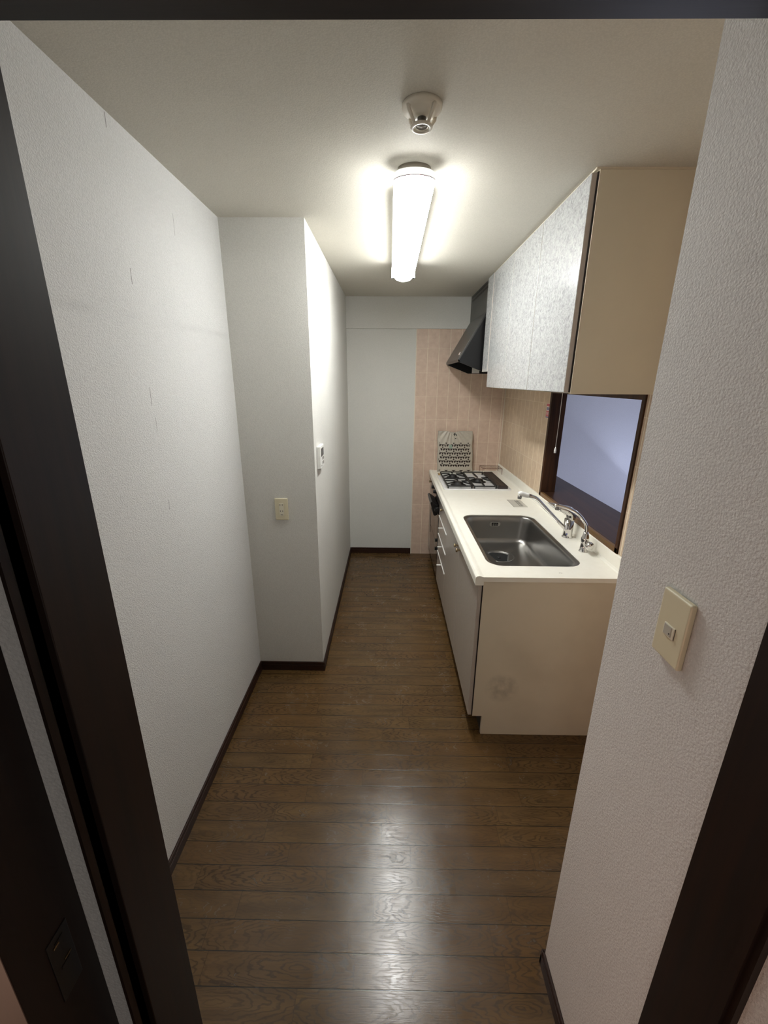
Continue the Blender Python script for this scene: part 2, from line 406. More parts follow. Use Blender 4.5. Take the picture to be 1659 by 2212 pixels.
struct(MB().box(-2.35, -2.3, -2.0, .354, 0, H).obj('wall_side_far', 'paper'))
struct(MB().box(-2.35, .61, -2.05, -2.0, 0, H).obj('wall_hall_end', 'paper'))
struct(MB().box(2.62, 2.72, -.1, 4.25, 0, H).obj('wall_living_far', 'living'), 'bluish daylit wall seen through the serving hatch')
struct(MB().box(XC+.1, 2.72, 4.15, 4.25, 0, H).box(XC+.1, 2.72, -.1, 0, 0, H).obj('wall_living_ends', 'living'))

# baseboards: a lower band with a fine groove and a rounded cap
def baseboard(name, segs):
    b = MB()
    for (x0, x1, y0, y1) in segs:
        b.box(x0, x1, y0, y1, 0, .040, .0012)
        dx, dy = (.0025 if x1-x0 < .02 else 0), (.0025 if y1-y0 < .02 else 0)
        b.box(x0+dx*0, x1-dx*.6, y0+dy*.6, y1, .0415, .060, .002)
        b.box(x0, x1-dx*1.6, y0+dy*1.6, y1, .0395, .042)
    return struct(b.obj(name, 'base'), None)
baseboard('baseboard_left', [(XL, XL+.009, .464, YB)])
baseboard('baseboard_pier', [(XL+.009, XB+.009, YB-.009, YB), (XB, XB+.009, YB, YE)])
baseboard('baseboard_back', [(XB+.009, .228, YE-.009, YE)])
b = MB()
b.box(XR-.009, XR, .464, YN+.009, 0, .040, .0012).box(XR-.0075, XR, .464, YN+.0075, .0415, .06, .002).box(XR-.005, XR, .464, YN+.005, .0395, .042)
b.box(XR-.009, XC, YN, YN+.009, 0, .06, .0012)
struct(b.obj('baseboard_right', 'base'))

# kitchen doorway frame: jambs with a stop, header
d = thing('door_1', 'dark brown wooden door frame around the kitchen doorway', 'door frame', (0, .40, 0)); d['kind'] = 'structure'
del d['category']
MB().box(-.357, -.353, .344, .470, 0, 2.03).box(-.353, -.344, .366, .462, 0, 2.0, .001).obj('left_jamb', 'jamb', d)
MB().box(.478, .492, .344, .466, 0, 2.03).box(.472, .478, .352, .366, 0, 2.0).obj('right_jamb', 'jamb', d)
MB().box(-.353, .478, .344, .462, 2.0, 2.04).box(-.344, .478, .36, .375, 1.992, 2.0).obj('header', dark_wood('header_wood', (20, 13, 10), (32, 21, 15), .5, 'x'), d)
# side-room door frame on the left of the hall, with its strike plate
d2 = thing('door_2', 'black-brown side door frame at the far left', 'door frame', (-.42, .30, 0)); d2['kind'] = 'structure'; del d2['category']
MB().box(-.465, -.388, .262, .3545, 0, 2.03, .001).obj('far_jamb', 'jamb', d2)
MB().box(-.465, -.388, -.62, -.60, 0, 2.03, .001).obj('near_jamb', 'jamb', d2)
MB().box(-.465, -.388, -.60, .262, 2.0, 2.03).obj('head_jamb', 'jamb', d2)
sp = MB().box(-.3885, -.3868, .300, .330, .985, 1.085, .0005).box(-.387, -.3862, .309, .321, 1.030, 1.034).box(-.387, -.3862, .309, .321, 1.071, 1.075).obj('strike_plate', 'black', d2)
MB().box(-.3872, -.3856, .306, .314, 1.0700, 1.0725).box(-.3872, -.3856, .314, .324, 1.0375, 1.0395).obj('latch_edge', 'brass', sp)

# serving hatch: a dark timber liner through the wall
wd = thing('window_1', 'open serving hatch with dark brown timber frame', 'window', (1.1, 2.33, .95)); wd['kind'] = 'structure'; del wd['category']
MB().box(1.055, 1.152, 2.829, hy1, hz0, 1.70, .0015).obj('window_frame_left', 'frame', wd)
MB().box(1.055, 1.152, hy0, 1.824, hz0, 1.70, .0015).obj('window_frame_right', 'frame', wd)
MB().box(1.056, 1.152, 1.824, 2.829, 1.637, 1.70, .0015).obj('window_frame_head', 'frame', wd)
MB().box(1.055, 1.072, 1.8, hy1, hz0-.004, .976, .0015).obj('window_sill', 'sill', wd)
tag(MB().box(1.072, 1.156, 1.8245, 2.8285, .951, .9765).box(1.1555, 1.363, 1.45, 3.95, .951, .9765).obj('serving_counter', 'board'), 'glossy dark brown timber serving counter beyond the hatch', 'counter')

# ------------------------------------------------------------------ wall cabinets
def edge_faces(o):
    o.data.materials.append(M['lam_edge'])
    for p in o.data.polygons:
        if p.normal.y < -.9: p.material_index = 1
    return o
def door_panel(parent, name, x, y0, y1, z0, z1, knob=None, t=.020):
    return edge_faces(MB().box(x, x+t, y0, y1, z0, z1, .0025, 3).obj(name, 'lam', parent))
CX = .703; ZB = 1.663
cab = thing('wall_cabinet', 'white mottled double-door wall cabinet with beige side panel, nearest the doorway', 'cabinet', (.88, 2.16, ZB))
MB().box(CX, XC, 1.702, 1.720, ZB, 2.394, .001).obj('side_panel', 'side', cab)
MB().box(CX, XC, 1.720, 2.628, ZB+.002, 2.394).obj('body', 'side', cab)
MB().box(.699, .703, 1.706, 2.628, ZB+.006, 2.390).obj('door_gap', 'dark', cab)
MB().box(.690, XC, 1.700, 2.628, 2.394, 2.3995).obj('top_strip', 'side', cab)
door_panel(cab, 'door', .679, 1.710, 2.1735, 1.668, 2.388); door_panel(cab, 'door', .679, 2.1795, 2.6265, 1.668, 2.388)
cab2 = thing('wall_cabinet', 'white mottled single-door wall cabinet with short panel, next to the black hood', 'cabinet', (.88, 2.95, ZB))
MB().box(CX, XC, 2.629, 3.085, ZB+.002, 2.394).box(CX, XC, 3.085, 3.298, 1.776, 2.394).obj('body', 'side', cab2)
MB().box(.699, .703, 2.629, 3.294, 1.776, 2.390).obj('door_gap', 'dark', cab2)
MB().box(.690, XC, 2.629, 3.298, 2.394, 2.3995).obj('top_strip', 'side', cab2)
door_panel(cab2, 'door', .679, 2.632, 3.085, 1.668, 2.388); door_panel(cab2, 'filler_panel', .675, 3.088, 3.250, 1.772, 2.388)
# cord of the light under the wall cabinet
pc = thing('pull_cord', 'thin white pull cord hanging under the wall cabinet before the hatch', 'cord', (.9, 2.275, 1.66))
MB().tube([(.9, 2.275, 1.666), (.9005, 2.275, 1.5), (.9, 2.275, 1.365)], .0016, 8).obj('cord', 'string', pc)
MB().lathe((.9, 2.275, 1.337), [(0, 0), (.0055, .001), (.0058, .016), (.004, .026), (.0015, .034)], n=16).obj('cord_pull', 'white', pc)

# ------------------------------------------------------------------ range hood
hd = thing('range_hood', 'black slanted range hood hanging over the gas cooktop', 'range hood', (.8, 3.65, 1.77))
hy0_, hy1_ = 3.302, 3.985
MB().box(.693, XC, hy0_, hy1_, 2.19, 2.397, .001).obj('upper_cover', 'hoodtop', hd)
g = MB()
for r_ in range(2):
    for k in range(17):
        y = hy0_+.04+k*.036
        g.box(.6915, .694, y, y+.026, 2.372-r_*.026, 2.387-r_*.026)
g.obj('vent_slots', 'black', hd)
b = bmesh.new()
sec = [(.692, 2.192), (.503, 1.862), (.506, 1.846), (.70, 1.772), (XC, 1.770), (XC, 2.192)]
MB().prism([(p[0], p[1]) for p in sec], 'y', hy0_, hy0_+.012).obj('side_cheek', 'hood', hd)
MB().prism([(p[0], p[1]) for p in sec], 'y', hy1_-.012, hy1_).obj('side_cheek', 'hood', hd)
MB().prism([(.692, 2.192), (.502, 1.862), (.514, 1.858), (.704, 2.188)], 'y', hy0_-.001, hy1_+.001, .001).obj('front_canopy', 'hoodtop', hd)
MB().prism([(.502, 1.862), (.505, 1.845), (.517, 1.845), (.514, 1.862)], 'y', hy0_, hy1_).obj('front_lip', 'hood', hd)
MB().prism([(.53, 1.90), (.72, 1.84), (XC, 1.84), (XC, 1.85), (.72, 1.85), (.53, 1.91)], 'y', hy0_+.012, hy1_-.012).obj('filter_plate', 'black', hd)
MB().box(.735, .800, 3.9665, 3.9735, 1.776, 1.822, .001).obj('hood_lamp', 'white', hd)
# badge on the slope
th = math.radians(29.9); ux, uz = math.sin(th), math.cos(th)      # direction up the slope
bx_, bz_ = .5285, 1.909
MB().prism([(bx_-ux*.011-uz*.0016, bz_-uz*.011+ux*.0016), (bx_+ux*.011-uz*.0016, bz_+uz*.011+ux*.0016), (bx_+ux*.011+uz*.001, bz_+uz*.011-ux*.001), (bx_-ux*.011+uz*.001, bz_-uz*.011-ux*.001)], 'y', 3.40, 3.445).obj('badge', 'chrome', hd)

# ------------------------------------------------------------------ worktop with sink cut-out
SX0, SX1, SY0, SY1 = .474, .926, 1.805, 2.592
wt = thing('worktop', 'long cream kitchen worktop with a rounded raised front edge', 'worktop', (.73, 2.84, .86))
MB().plate_hole([(.427, 1.684), (XC, 1.684), (XC, YE-.006), (.427, YE-.006)], rrect(SX0, SX1, SY0, SY1, .075), .858, .880).obj('slab', 'top', wt)
prof = [ (.419, .8815), (.412, .8845), (.404, .8855), (.396, .884), (.3905, .879), (.389, .872), (.389, .842), (.391, .8395), (.4245, .8395), (.427, .842), (.427, .8795)]
MB().prism(prof, 'y', 1.684, YE-.006).obj('front_edge', 'top', wt)
MB().prism([(1.040, .8795), (1.046, .884), (1.0495, .893), (1.051, .945), (1.054, .949), (XC-.0005, .949), (XC-.0005, .8795)], 'y', 1.684, YE-.006).obj('upstand', 'top', wt)

# ------------------------------------------------------------------ sink
sk = thing('sink', 'rounded rectangular stainless steel sink set in the worktop', 'sink', (.70, 2.2, .70))
def L(i, z, r): return rrect(SX0+i, SX1-i, SY0+i, SY1-i, r, z)
dc, dr = (.672, 2.345), .078
drain_loop = []
base = L(.085, .705, .05)
for p in base:
    a = math.atan2(p[1]-dc[1], p[0]-dc[0]); drain_loop.append((dc[0]+math.cos(a)*dr*1.22, dc[1]+math.sin(a)*dr*1.22, .698))
loops = [L(-.002, .8785, .077), L(.0, .8765, .075), L(.004, .8745, .071), L(.016, .874, .066), L(.020, .872, .064), L(.023, .865, .062), L(.026, .84, .062), L(.036, .735, .062),
         L(.040, .722, .06), L(.050, .712, .06), L(.064, .707, .055), base, drain_loop,
         [(dc[0]+(p[0]-dc[0])*.94, dc[1]+(p[1]-dc[1])*.94, .6955) for p in drain_loop],
         [(dc[0]+(p[0]-dc[0])*.84, dc[1]+(p[1]-dc[1])*.84, .692) for p in drain_loop],
         [(dc[0]+(p[0]-dc[0])*.82, dc[1]+(p[1]-dc[1])*.82, .640) for p in drain_loop]]
MB().loft(loops, capa=False, capb=True).obj('basin', 'steel', sk)
dn = MB().lathe((dc[0], dc[1], .668), [(.0, .018), (.05, .019), (.068, .021), (.076, .021), (.076, .0), (0, -.004)], n=40).obj('drain_strainer', 'rubber', sk)
MB().lathe((dc[0], dc[1], .685), [(.010, .0), (.012, .004), (0, .008)], n=16).obj('strainer_knob', 'iron', dn)
b = MB().lathe((dc[0], dc[1], .690), [(.0775, .006), (.082, .0095), (.088, .009), (.089, .0065)], n=48, cap=False)
b.obj('drain_ring', 'steel', sk)
ovy = SY1-.0265
ov = MB()
pts = [(p[0], p[1]) for p in rrect(.652, .722, .812, .842, .0149, n=6)]
ov.prism(pts, 'y', ovy-.0035, ovy+.002); o = ov.obj('overflow_plate', 'chrome', sk)
hh = MB()
for i in range(3):
    for j in range(2): hh.box(.667+i*.0145, .6785+i*.0145, ovy-.0042, ovy-.003, .8175+j*.0105, .8255+j*.0105)
hh.obj('overflow_holes', 'black', o)

# ------------------------------------------------------------------ taps
tp = thing('mixer_tap', 'chrome single-lever mixer tap with long spout and white nozzle', 'tap', (1.0, 2.2, .88))
cx, cy = 1.0, 2.205
MB().lathe((cx, cy, .88), [(.0295, 0), (.0295, .003), (.027, .006), (.0255, .012), (.0255, .048), (.0262, .049), (.0262, .052), (.0255, .053), (.0255, .105)], n=40).obj('body', 'chrome', tp)
MB().tube(crom([(.992, cy, .922), (.966, cy, .944), (.915, cy, .994), (.865, cy, 1.043), (.822, cy, 1.086), (.800, cy, 1.103), (.775, cy, 1.113), (.752, cy, 1.117)], 6), .0098, 16).obj('spout', 'chrome', tp)
nz = MB().tube(crom([(.760, cy, 1.116), (.738, cy, 1.121), (.718, cy, 1.126), (.704, cy, 1.124)], 5), [.0125, .0128, .013, .0132, .0133, .0134, .0137, .014, .0141, .0142, .0142, .014, .0136, .013, .0122, .010], 20).obj('spray_nozzle', 'white', tp)
MB().cyl((.714, cy, 1.118), (.712, cy, 1.098), .0115, .0105).obj('aerator', 'steel', nz)
MB().tube(crom([(1.003, cy, .984), (1.006, cy, 1.004), (1.000, cy, 1.022), (.975, cy, 1.037), (.935, cy, 1.050), (.897, cy, 1.066), (.870, cy, 1.078)], 4),
          [.0264+.0016*math.sin(PI*q_/14) if q_ < 12 else .0272*(1-((q_-11)/13)**1.15*.90) for q_ in range(25)], 24, flat=.95).obj('lever', 'chrome', tp)
b = MB()
b.lathe((cx-.012, cy-.0228, .903), [(.0, -.0006), (.006, -.0006), (.0065, .0006), (0, .0006)], axis='y', n=24)
o = b.obj('logo_oval', 'blue', tp); 
t2 = thing('purifier_tap', 'slim chrome gooseneck water tap with round side lever, nearer end of sink', 'tap', (1.0, 2.0, .88))
cx, cy = 1.0, 1.998
MB().lathe((cx, cy, .88), [(.023, 0), (.023, .003), (.019, .006), (.0185, .05), (.0195, .052), (.0195, .072), (.017, .080), (.0135, .094), (.0115, .104)], n=32).obj('body', 'chrome', t2)
MB().tube(crom([(1.0, cy, .97), (.999, cy, 1.0), (.989, cy, 1.03), (.948, cy, 1.077), (.898, cy, 1.106), (.845, cy, 1.122), (.826, cy, 1.122)], 6), .0082, 16).obj('spout', 'chrome', t2)
MB().cyl((.836, cy, 1.118), (.836, cy, 1.100), .0085, .008).obj('outlet', 'steel', t2)
MB().tube(crom([(1.000, cy-.014, .935), (1.002, cy-.03, .931), (1.006, cy-.048, .925), (1.009, cy-.064, .920)], 4), [.008, .008, .009, .012, .0150, .0180, .0205, .0218, .022, .021, .018, .012, .003], 20).obj('side_lever', 'chrome', t2)

# ------------------------------------------------------------------ base cabinets
FX = .406
sc = thing('sink_cabinet', 'grey mottled two-door sink cabinet with beige end panel', 'cabinet', (.73, 2.22, 0))
ep = [(.428, .112), (.477, .112), (.477, 0), (1.055, 0), (1.055, .857), (.428, .857)]
MB().prism(ep, 'y', 1.692, 1.710).obj('end_panel', 'beige', sc)
MB().box(.430, .470, 1.710, 2.742, .114, .856).box(.47, 1.05, 1.71, 1.80, .114, .856).box(.47, 1.05, 2.60, 2.742, .114, .856).box(.47, 1.05, 1.80, 2.60, .114, .60).obj('body', 'side', sc)
MB().box(.4255, .431, 1.694, 2.742, .116, .838).obj('door_gap', 'dark', sc)
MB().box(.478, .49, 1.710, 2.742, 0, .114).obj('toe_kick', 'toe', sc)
def knob(parent, y, z, x=FX):
    MB().lathe((x, y, z), [(.0065, .0), (.0055, -.004), (.0045, -.009), (.0085, -.013), (.0118, -.017), (.0118, -.020), (.009, -.024), (0, -.0255)], axis='x', n=20).obj('knob', 'brass', parent)
for y0, y1, ky in ((1.698, 2.217, 2.208), (2.2195, 2.7405, 2.278)):
    dd = edge_faces(MB().box(FX, FX+.0185, y0, y1, .112, .832, .003, 3).obj('door', 'lamlow', sc))
    knob(dd, min(ky, 2.196) if y1 < 2.218 else ky-.01, .795)
dcab = thing('drawer_cabinet', 'narrow grey mottled drawer cabinet with white strip pulls', 'cabinet', (.73, 2.97, 0))
MB().box(.430, 1.05, 2.744, 3.214, .114, .856).obj('body', 'side', dcab)
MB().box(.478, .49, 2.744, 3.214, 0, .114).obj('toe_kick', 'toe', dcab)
MB().box(.4255, .431, 2.745, 3.213, .116, .838).obj('door_gap', 'dark', dcab)
zs = [(.112, .374), (.384, .524), (.534, .676), (.686, .832)]
for i, (z0, z1) in enumerate(zs):
    dr_ = MB().box(FX, FX+.0185, 2.7435, 3.212, z0, z1, .003, 3).obj('drawer', 'lamlow', dcab)
    if i == 3: knob(dr_, 2.965, .795)
    else:
        MB().box(FX-.0035, FX+.003, 2.752, 3.200, z1-.002, z1+.005, .001).obj('pull_strip', 'white', dr_)
        MB().box(FX-.032, FX+.001, 2.960, 2.972, z1-.028, z1-.021, .0015).obj('pull_post', 'white', dr_)
fc = thing('corner_cabinet', 'slim cabinet with a tiny brass knob, between the oven and back wall', 'cabinet', (.73, 3.93, 0))
MB().box(.430, 1.05, 3.852, YE-.008, .114, .856).obj('body', 'side', fc)
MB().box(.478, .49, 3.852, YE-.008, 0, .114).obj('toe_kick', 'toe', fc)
dd = MB().box(FX, FX+.0185, 3.854, YE-.010, .112, .832, .003).obj('door', 'lamlow', fc)
knob(dd, 3.885, .795)

ovn = thing('oven', 'black built-in gas oven under the worktop below the cooktop', 'oven', (.73, 3.53, 0))
oy0, oy1 = 3.216, 3.850
MB().box(.424, 1.04, oy0+.002, oy1-.002, .114, .856).obj('body', 'black', ovn)
MB().box(.478, .49, oy0, oy1, 0, .114).obj('toe_kick', 'toe', ovn)
MB().box(FX, .424, oy0+.003, oy1-.003, .775, .838, .002).obj('control_panel', 'hoodtop', ovn)
for y in (3.46, 3.62):
    kb = MB().lathe((FX, y, .806), [(.019, 0), (.019, -.006), (.0155, -.009), (.0145, -.026), (.012, -.028), (0, -.028)], axis='x', n=24).obj('control_knob', 'black', ovn)
gd = MB().box(FX, .424, oy0+.003, oy1-.003, .640, .772, .002).obj('grill_door', 'glass', ovn)
b = MB()
b.prism([(.404, .735), (.352, .770), (.340, .758), (.368, .655), (.380, .645), (.404, .655)], 'y', 3.28, 3.56, .003)
b.obj('grill_handle', 'black', gd)
MB().cyl((.398, 3.27, .705), (.398, 3.24, .705), .026, .022).obj('grill_knob', 'black', gd)
od = MB().box(FX, .424, oy0+.003, oy1-.003, .386, .636, .002).obj('oven_door', 'glass', ovn)
MB().box(FX-.002, FX+.002, oy0+.0025, oy0+.016, .30, .636).obj('door_trim', 'black', od); MB().box(FX-.002, FX+.002, oy1-.016, oy1-.0025, .30, .636).obj('door_trim', 'black', od)
for z in (.43, .355): MB().box(FX-.014, FX+.004, oy0+.06, oy0+.085, z-.012, z+.012, .003).obj('door_latch', 'black', od)
MB().box(FX, .424, oy0+.003, oy1-.003, .116, .382, .002).obj('lower_panel', 'glass', ovn)

# ------------------------------------------------------------------ gas cooktop
ck = thing('gas_cooktop', 'three-burner gas cooktop with white enamel rim and black pan supports', 'cooktop', (.71, 3.53, .88))
kx0, kx1, ky0, ky1 = .440, .978, 3.226, 3.826
b = MB(); b.loft([rrect(kx0, kx1, ky0, ky1, .03, .8803), rrect(kx0, kx1, ky0, ky1, .03, .886), rrect(kx0+.004, kx1-.004, ky0+.004, ky1-.004, .028, .8885),
                 rrect(kx0+.030, kx1-.030, ky0+.030, ky1-.030, .02, .8875), rrect(kx0+.036, kx1-.036, ky0+.036, ky1-.036, .02, .885)])
b.obj('enamel_plate', 'enamel', ck)
for (bx, by, br) in ((.575, 3.385, .052), (.570, 3.665, .045), (.765, 3.505, .052)):
    bn = MB().lathe((bx, by, .885), [(br+.012, 0), (br+.012, .002), (br+.002, .005), (br*.8, .008), (br*.8, .014), (br*.72, .018), (br*.72, .024), (br*.3, .028), (0, .028)], n=32).obj('burner', 'iron', ck)
def support(x0, x1, y0, y1, bx, by):
    z = .908; b = MB(); w_ = .0055
    c = rrect(x0, x1, y0, y1, .02, z, n=4)
    b.tube(c+[c[0]], w_, 8)
    for a in range(6):
        an = PI/6+a*PI/3; dx, dy = math.cos(an), math.sin(an)
        ts = []
        if dx > 1e-6: ts.append((x1-bx)/dx)
        if dx < -1e-6: ts.append((x0-bx)/dx)
        if dy > 1e-6: ts.append((y1-by)/dy)
        if dy < -1e-6: ts.append((y0-by)/dy)
        tt = min(ts)
        b.prism([(-.0045, 0), (.0045, 0), (.0045, .0), (-.0045, .0)], 'y', 0, .001) if False else None
        b.tube([(bx+dx*tt, by+dy*tt, z), (bx+dx*(tt*.6+.02), by+dy*(tt*.6+.02), z+.002), (bx+dx*.034, by+dy*.034, z+.008)], [w_, w_*1.25, w_*.9], 8)
    for (fx_, fy_) in ((x0+.006, y0+.006), (x1-.006, y0+.006), (x0+.006, y1-.006), (x1-.006, y1-.006)):
        b.cyl((fx_, fy_, .8865), (fx_, fy_, z), .005, n=8)
    return b.obj('pan_support', 'iron', ck)
support(.470, .668, 3.250, 3.516, .575, 3.385); support(.470, .668, 3.528, 3.790, .570, 3.665); support(.680, .862, 3.250, 3.790, .765, 3.505)
b = MB().box(.872, .950, 3.246, 3.800, .886, .912, .004); o = b.obj('exhaust_vent', 'rib', ck)
b = MB()
for k in range(5): b.box(.880+k*.0145, .886+k*.0145, 3.262, 3.785, .911, .9145, .001)
b.obj('vent_bars', 'black', o)
MB().box(.448, .468, 3.735, 3.782, .888, .9005, .002).obj('tan_rest', 'tan', ck)

# ------------------------------------------------------------------ patterned plastic bag leaning behind the cooktop
bag = thing('plastic_bag', 'grey plastic bag printed with brown triangle lattice, standing behind the cooktop', 'bag', (.61, 3.93, .88))
bx0, bx1, bz0, bz1 = .452, .792, .8805, 1.262
def ybag(x, z, side=-1):
    u = (x-bx0)/(bx1-bx0); v = (z-bz0)/(bz1-bz0)
    th = .028*(max(0, math.sin(PI*min(max(u, 0), 1)))**.45)*(1-.72*v**2.2)
    lean = 3.928+.030*v
    ra = math.atan2(u-.46, 1.18-v)
    wr = .0042*math.sin(ra*26+2*math.sin(v*7))*max(0, v-.42)*1.7+.003*math.sin(ra*11+1+v*4)*max(0, v-.3)+.0012*math.sin(u*17+v*23)
    return lean+side*th+wr
def xe(u, v):
    w_ = (bx1-bx0)*(1-.045*v)
    return .5*(bx0+bx1)-.012*v+.004+(u-.5)*w_+.003*math.sin(v*14+u*2)*(abs(u-.5)*2)
nu, nv = 60, 60
b = bmesh.new(); rows = []
for j in range(nv+1):
    v = j/nv; row = []
    for side in (-1, 1):
        for i in (range(nu+1) if side == -1 else range(nu-1, 0, -1)):
            u = i/nu; zt = bz0+v*(bz1-bz0)*(1-.035*math.exp(-((u-.45)/.12)**2)*(v**3))
            x = xe(u, v); row.append(b.verts.new((x, ybag(bx0+u*(bx1-bx0), bz0+v*(bz1-bz0), side), zt)))
    rows.append(row)
n_ = len(rows[0])
for j in range(nv):
    for i in range(n_): b.faces.new((rows[j][i], rows[j][(i+1) % n_], rows[j+1][(i+1) % n_], rows[j+1][i]))
b.faces.new(rows[0]); b.faces.new(rows[-1])
bmesh.ops.recalc_face_normals(b, faces=b.faces[:])
q = MB(); q.merge(b, True); q.obj('bag_body', 'plastic', bag)
def on_bag(poly, off=.0012):
    out = []
    for (px, pz) in poly:
        u = (px-bx0)/(bx1-bx0); v = (pz-bz0)/(bz1-bz0)
        out.append((xe(u, v), ybag(px, pz)-off, pz))
    return out
pm = bmesh.new()
def add_poly(poly):
    pts = on_bag(poly); vs_ = [pm.verts.new(p) for p in pts]; f = pm.faces.new(vs_); return f
px_, pz_ = .071, .0375
for r_ in range(7):
    zc = .915+r_*pz_*1.0
    for k in range(6):
        xc = bx0+.012+k*px_+(px_/2 if r_ % 2 else 0)
        if xc < bx0+.012 or xc > bx1-.012: continue
        R_ = .0275; zc2 = zc
        lim = lambda p: (min(max(p[0], bx0+.014), bx1-.010), p[1])
        if r_ > 0:
            for a0, a1 in ((-82, 18), (162, 262), (55, 125)):      # three dark petals between white spokes
                m0 = math.radians((a0+a1)/2); off = (math.cos(m0)*.0030, math.sin(m0)*.0030)
                rr = R_*(.78 if a0 != 55 else .62)
                poly = [(xc+off[0], zc2+off[1]*.8)]+[(xc+off[0]+math.cos(math.radians(a0+(a1-a0)*q_/6))*rr*.9, zc2+off[1]+math.sin(math.radians(a0+(a1-a0)*q_/6))*rr*.86) for q_ in range(7)]
                add_poly([lim(p) for p in poly])
        # downward triangle between the circles, below
        if r_ < 6:
            xt = xc
            zt = zc2+pz_*0
            if r_ == 0 or True:
                add_poly([lim(p) for p in ((xc-.021, zc+.5*pz_+.006-.0375+.0), (xc, zc-.5*pz_-.006), (xc+.021, zc+.5*pz_+.006-.0375))]) if r_ == 0 else None
        if r_ > 0 and xc+px_/2 < bx1-.02:
            xt = xc+px_/2
            add_poly([lim(p) for p in ((xt-.0145, zc+.001), (xt, zc-.019), (xt+.0145, zc+.001))])
bmesh.ops.solidify(pm, geom=pm.faces[:], thickness=-.0004)
q = MB(); q.merge(pm); q.obj('printed_lattice', 'print', bag)
q = MB(); q.bm.free(); q.bm = bmesh.new()
for poly in ([(.600, 1.232), (.614, 1.246), (.633, 1.232), (.640, 1.220), (.594, 1.220)], [(.618, 1.197), (.630, 1.199), (.630, 1.192), (.618, 1.191)]):
    q.bm.faces.new([q.bm.verts.new(p) for p in on_bag(poly, .003)])
bmesh.ops.solidify(q.bm, geom=q.bm.faces[:], thickness=-.0008)
q.obj('handle_hole', 'ink', bag)
q = MB()
q.bm.faces.new([q.bm.verts.new(p) for p in on_bag([(.562, 1.105), (.592, 1.103), (.592, 1.138), (.562, 1.140)], .0045)])
bmesh.ops.solidify(q.bm, geom=q.bm.faces[:], thickness=-.0006)
q.obj('mint_tag', 'mint', bag)

# copper wire rack in the corner
rk = thing('wire_rack', 'small copper wire rack standing in the corner behind the cooktop', 'rack', (.97, 3.90, .88))
b = MB(); z = .936; rx0, rx1, ry0, ry1 = .868, 1.045, 3.815, 3.965
b.tube([(rx0, ry0, z), (rx1, ry0, z), (rx1, ry1, z), (rx0, ry1, z), (rx0, ry0, z)], .0022, 8)
for k in range(1, 12): x = rx0+(rx1-rx0)*k/12; b.tube([(x, ry0, z), (x, ry1, z)], .0013, 6)
b.obj('shelf', 'copper', rk)
for (x, y) in ((rx0, ry0), (rx1, ry0), (rx1, ry1), (rx0, ry1)):
    b = MB(); b.tube([(x, y, z), (x, y, .8812)], .0022, 8); b.obj('leg', 'copper', rk)

# labels on worktop and wall
lb = thing('worktop_label', 'small silver printed label stuck flat on the worktop beyond the sink', 'label', (.91, 2.87, .88))
MB().box(.864, .962, 2.775, 2.962, .8801, .8806).obj('label_sheet', 'silver', lb)
b = MB()
for k in range(6):
    y = 2.80+k*.024
    b.box(.912, .938, y, y+.004, .8805, .8808); b.box(.912, .916, y, y+.018, .8805, .8808); b.box(.924, .928, y+.002, y+.018, .8805, .8808); b.box(.934, .938, y, y+.016, .8805, .8808)
b.box(.866, .868, 2.777, 2.960, .8805, .8807)
b.obj('label_print', 'ink', lb)
st = thing('warning_sticker', 'narrow red and white sticker on the tiles beside the hatch frame', 'sticker', (1.062, 2.895, 1.52))
MB().box(1.0615, 1.063, 2.868, 2.922, 1.476, 1.568).obj('sticker_sheet', 'white', st)
MB().box(1.0608, 1.0616, 2.869, 2.921, 1.550, 1.567).obj('red_band', 'red', st); MB().box(1.0608, 1.0616, 2.869, 2.921, 1.485, 1.522).obj('red_band', 'red', st)
b = MB().box(1.0606, 1.0616, 2.869, 2.921, 1.476, 1.484)
for k in range(3): b.box(1.0606, 1.0616, 2.876+k*.015, 2.886+k*.015, 1.526, 1.545)
b.obj('blue_print', 'blue', st)
b = MB()
for k in range(3): b.box(1.0602, 1.0609, 2.876+k*.015, 2.879+k*.015, 1.492, 1.515).box(1.0602, 1.0609, 2.876+k*.015, 2.886+k*.015, 1.505, 1.508)
b.obj('white_print', 'white', st)

# ------------------------------------------------------------------ wall fittings
ot = thing('wall_outlet', 'beige double wall socket low on the projecting wall pier', 'socket', (-.58, YB, 1.04))
MB().box(-.6165, -.5455, YB-.0095, YB, .978, 1.099, .003, 3).obj('cover_plate', 'ivory', ot)
ins = MB().box(-.593, -.568, YB-.0112, YB-.006, 1.003, 1.073, .0008).obj('socket_insert', 'ivory2', ot)
b = MB()
for z in (1.064, 1.029):
    for x in (-.587, -.5745): b.box(x-.0012, x+.0012, YB-.0117, YB-.010, z-.0045, z+.0045)
b.box(-.5865, -.5745, YB-.0117, YB-.010, 1.0065, 1.0095)
b.obj('slots', 'ink', ins)
sw = thing('light_switch', 'large beige plate with one small switch on the near right wall', 'switch', (XR, .62, 1.31))
MB().box(XR-.0105, XR, .586, .656, 1.252, 1.374, .0035, 3).obj('cover_plate', 'ivory', sw)
rk_ = MB().box(XR-.0128, XR-.008, .608, .634, 1.2965, 1.3185, .001).obj('rocker', 'ivory2', sw)
MB().box(XR-.0137, XR-.012, .613, .632, 1.299, 1.3175, .001).obj('rocker_key', 'keygrey', rk_)
MB().lathe((XR-.0139, .6165, 1.3045), [(.0014, 0), (.0012, -.0005), (0, -.0005)], axis='x', n=12).obj('indicator', 'ink', rk_)
MB().box(XR-.0112, XR-.010, .6072, .6078, 1.2965, 1.3185).obj('rocker_shadow_gap', 'ink', rk_)
ic = thing('wall_controller', 'white bath remote controller with dark display on the pier side', 'controller', (XB, 2.29, 1.3))
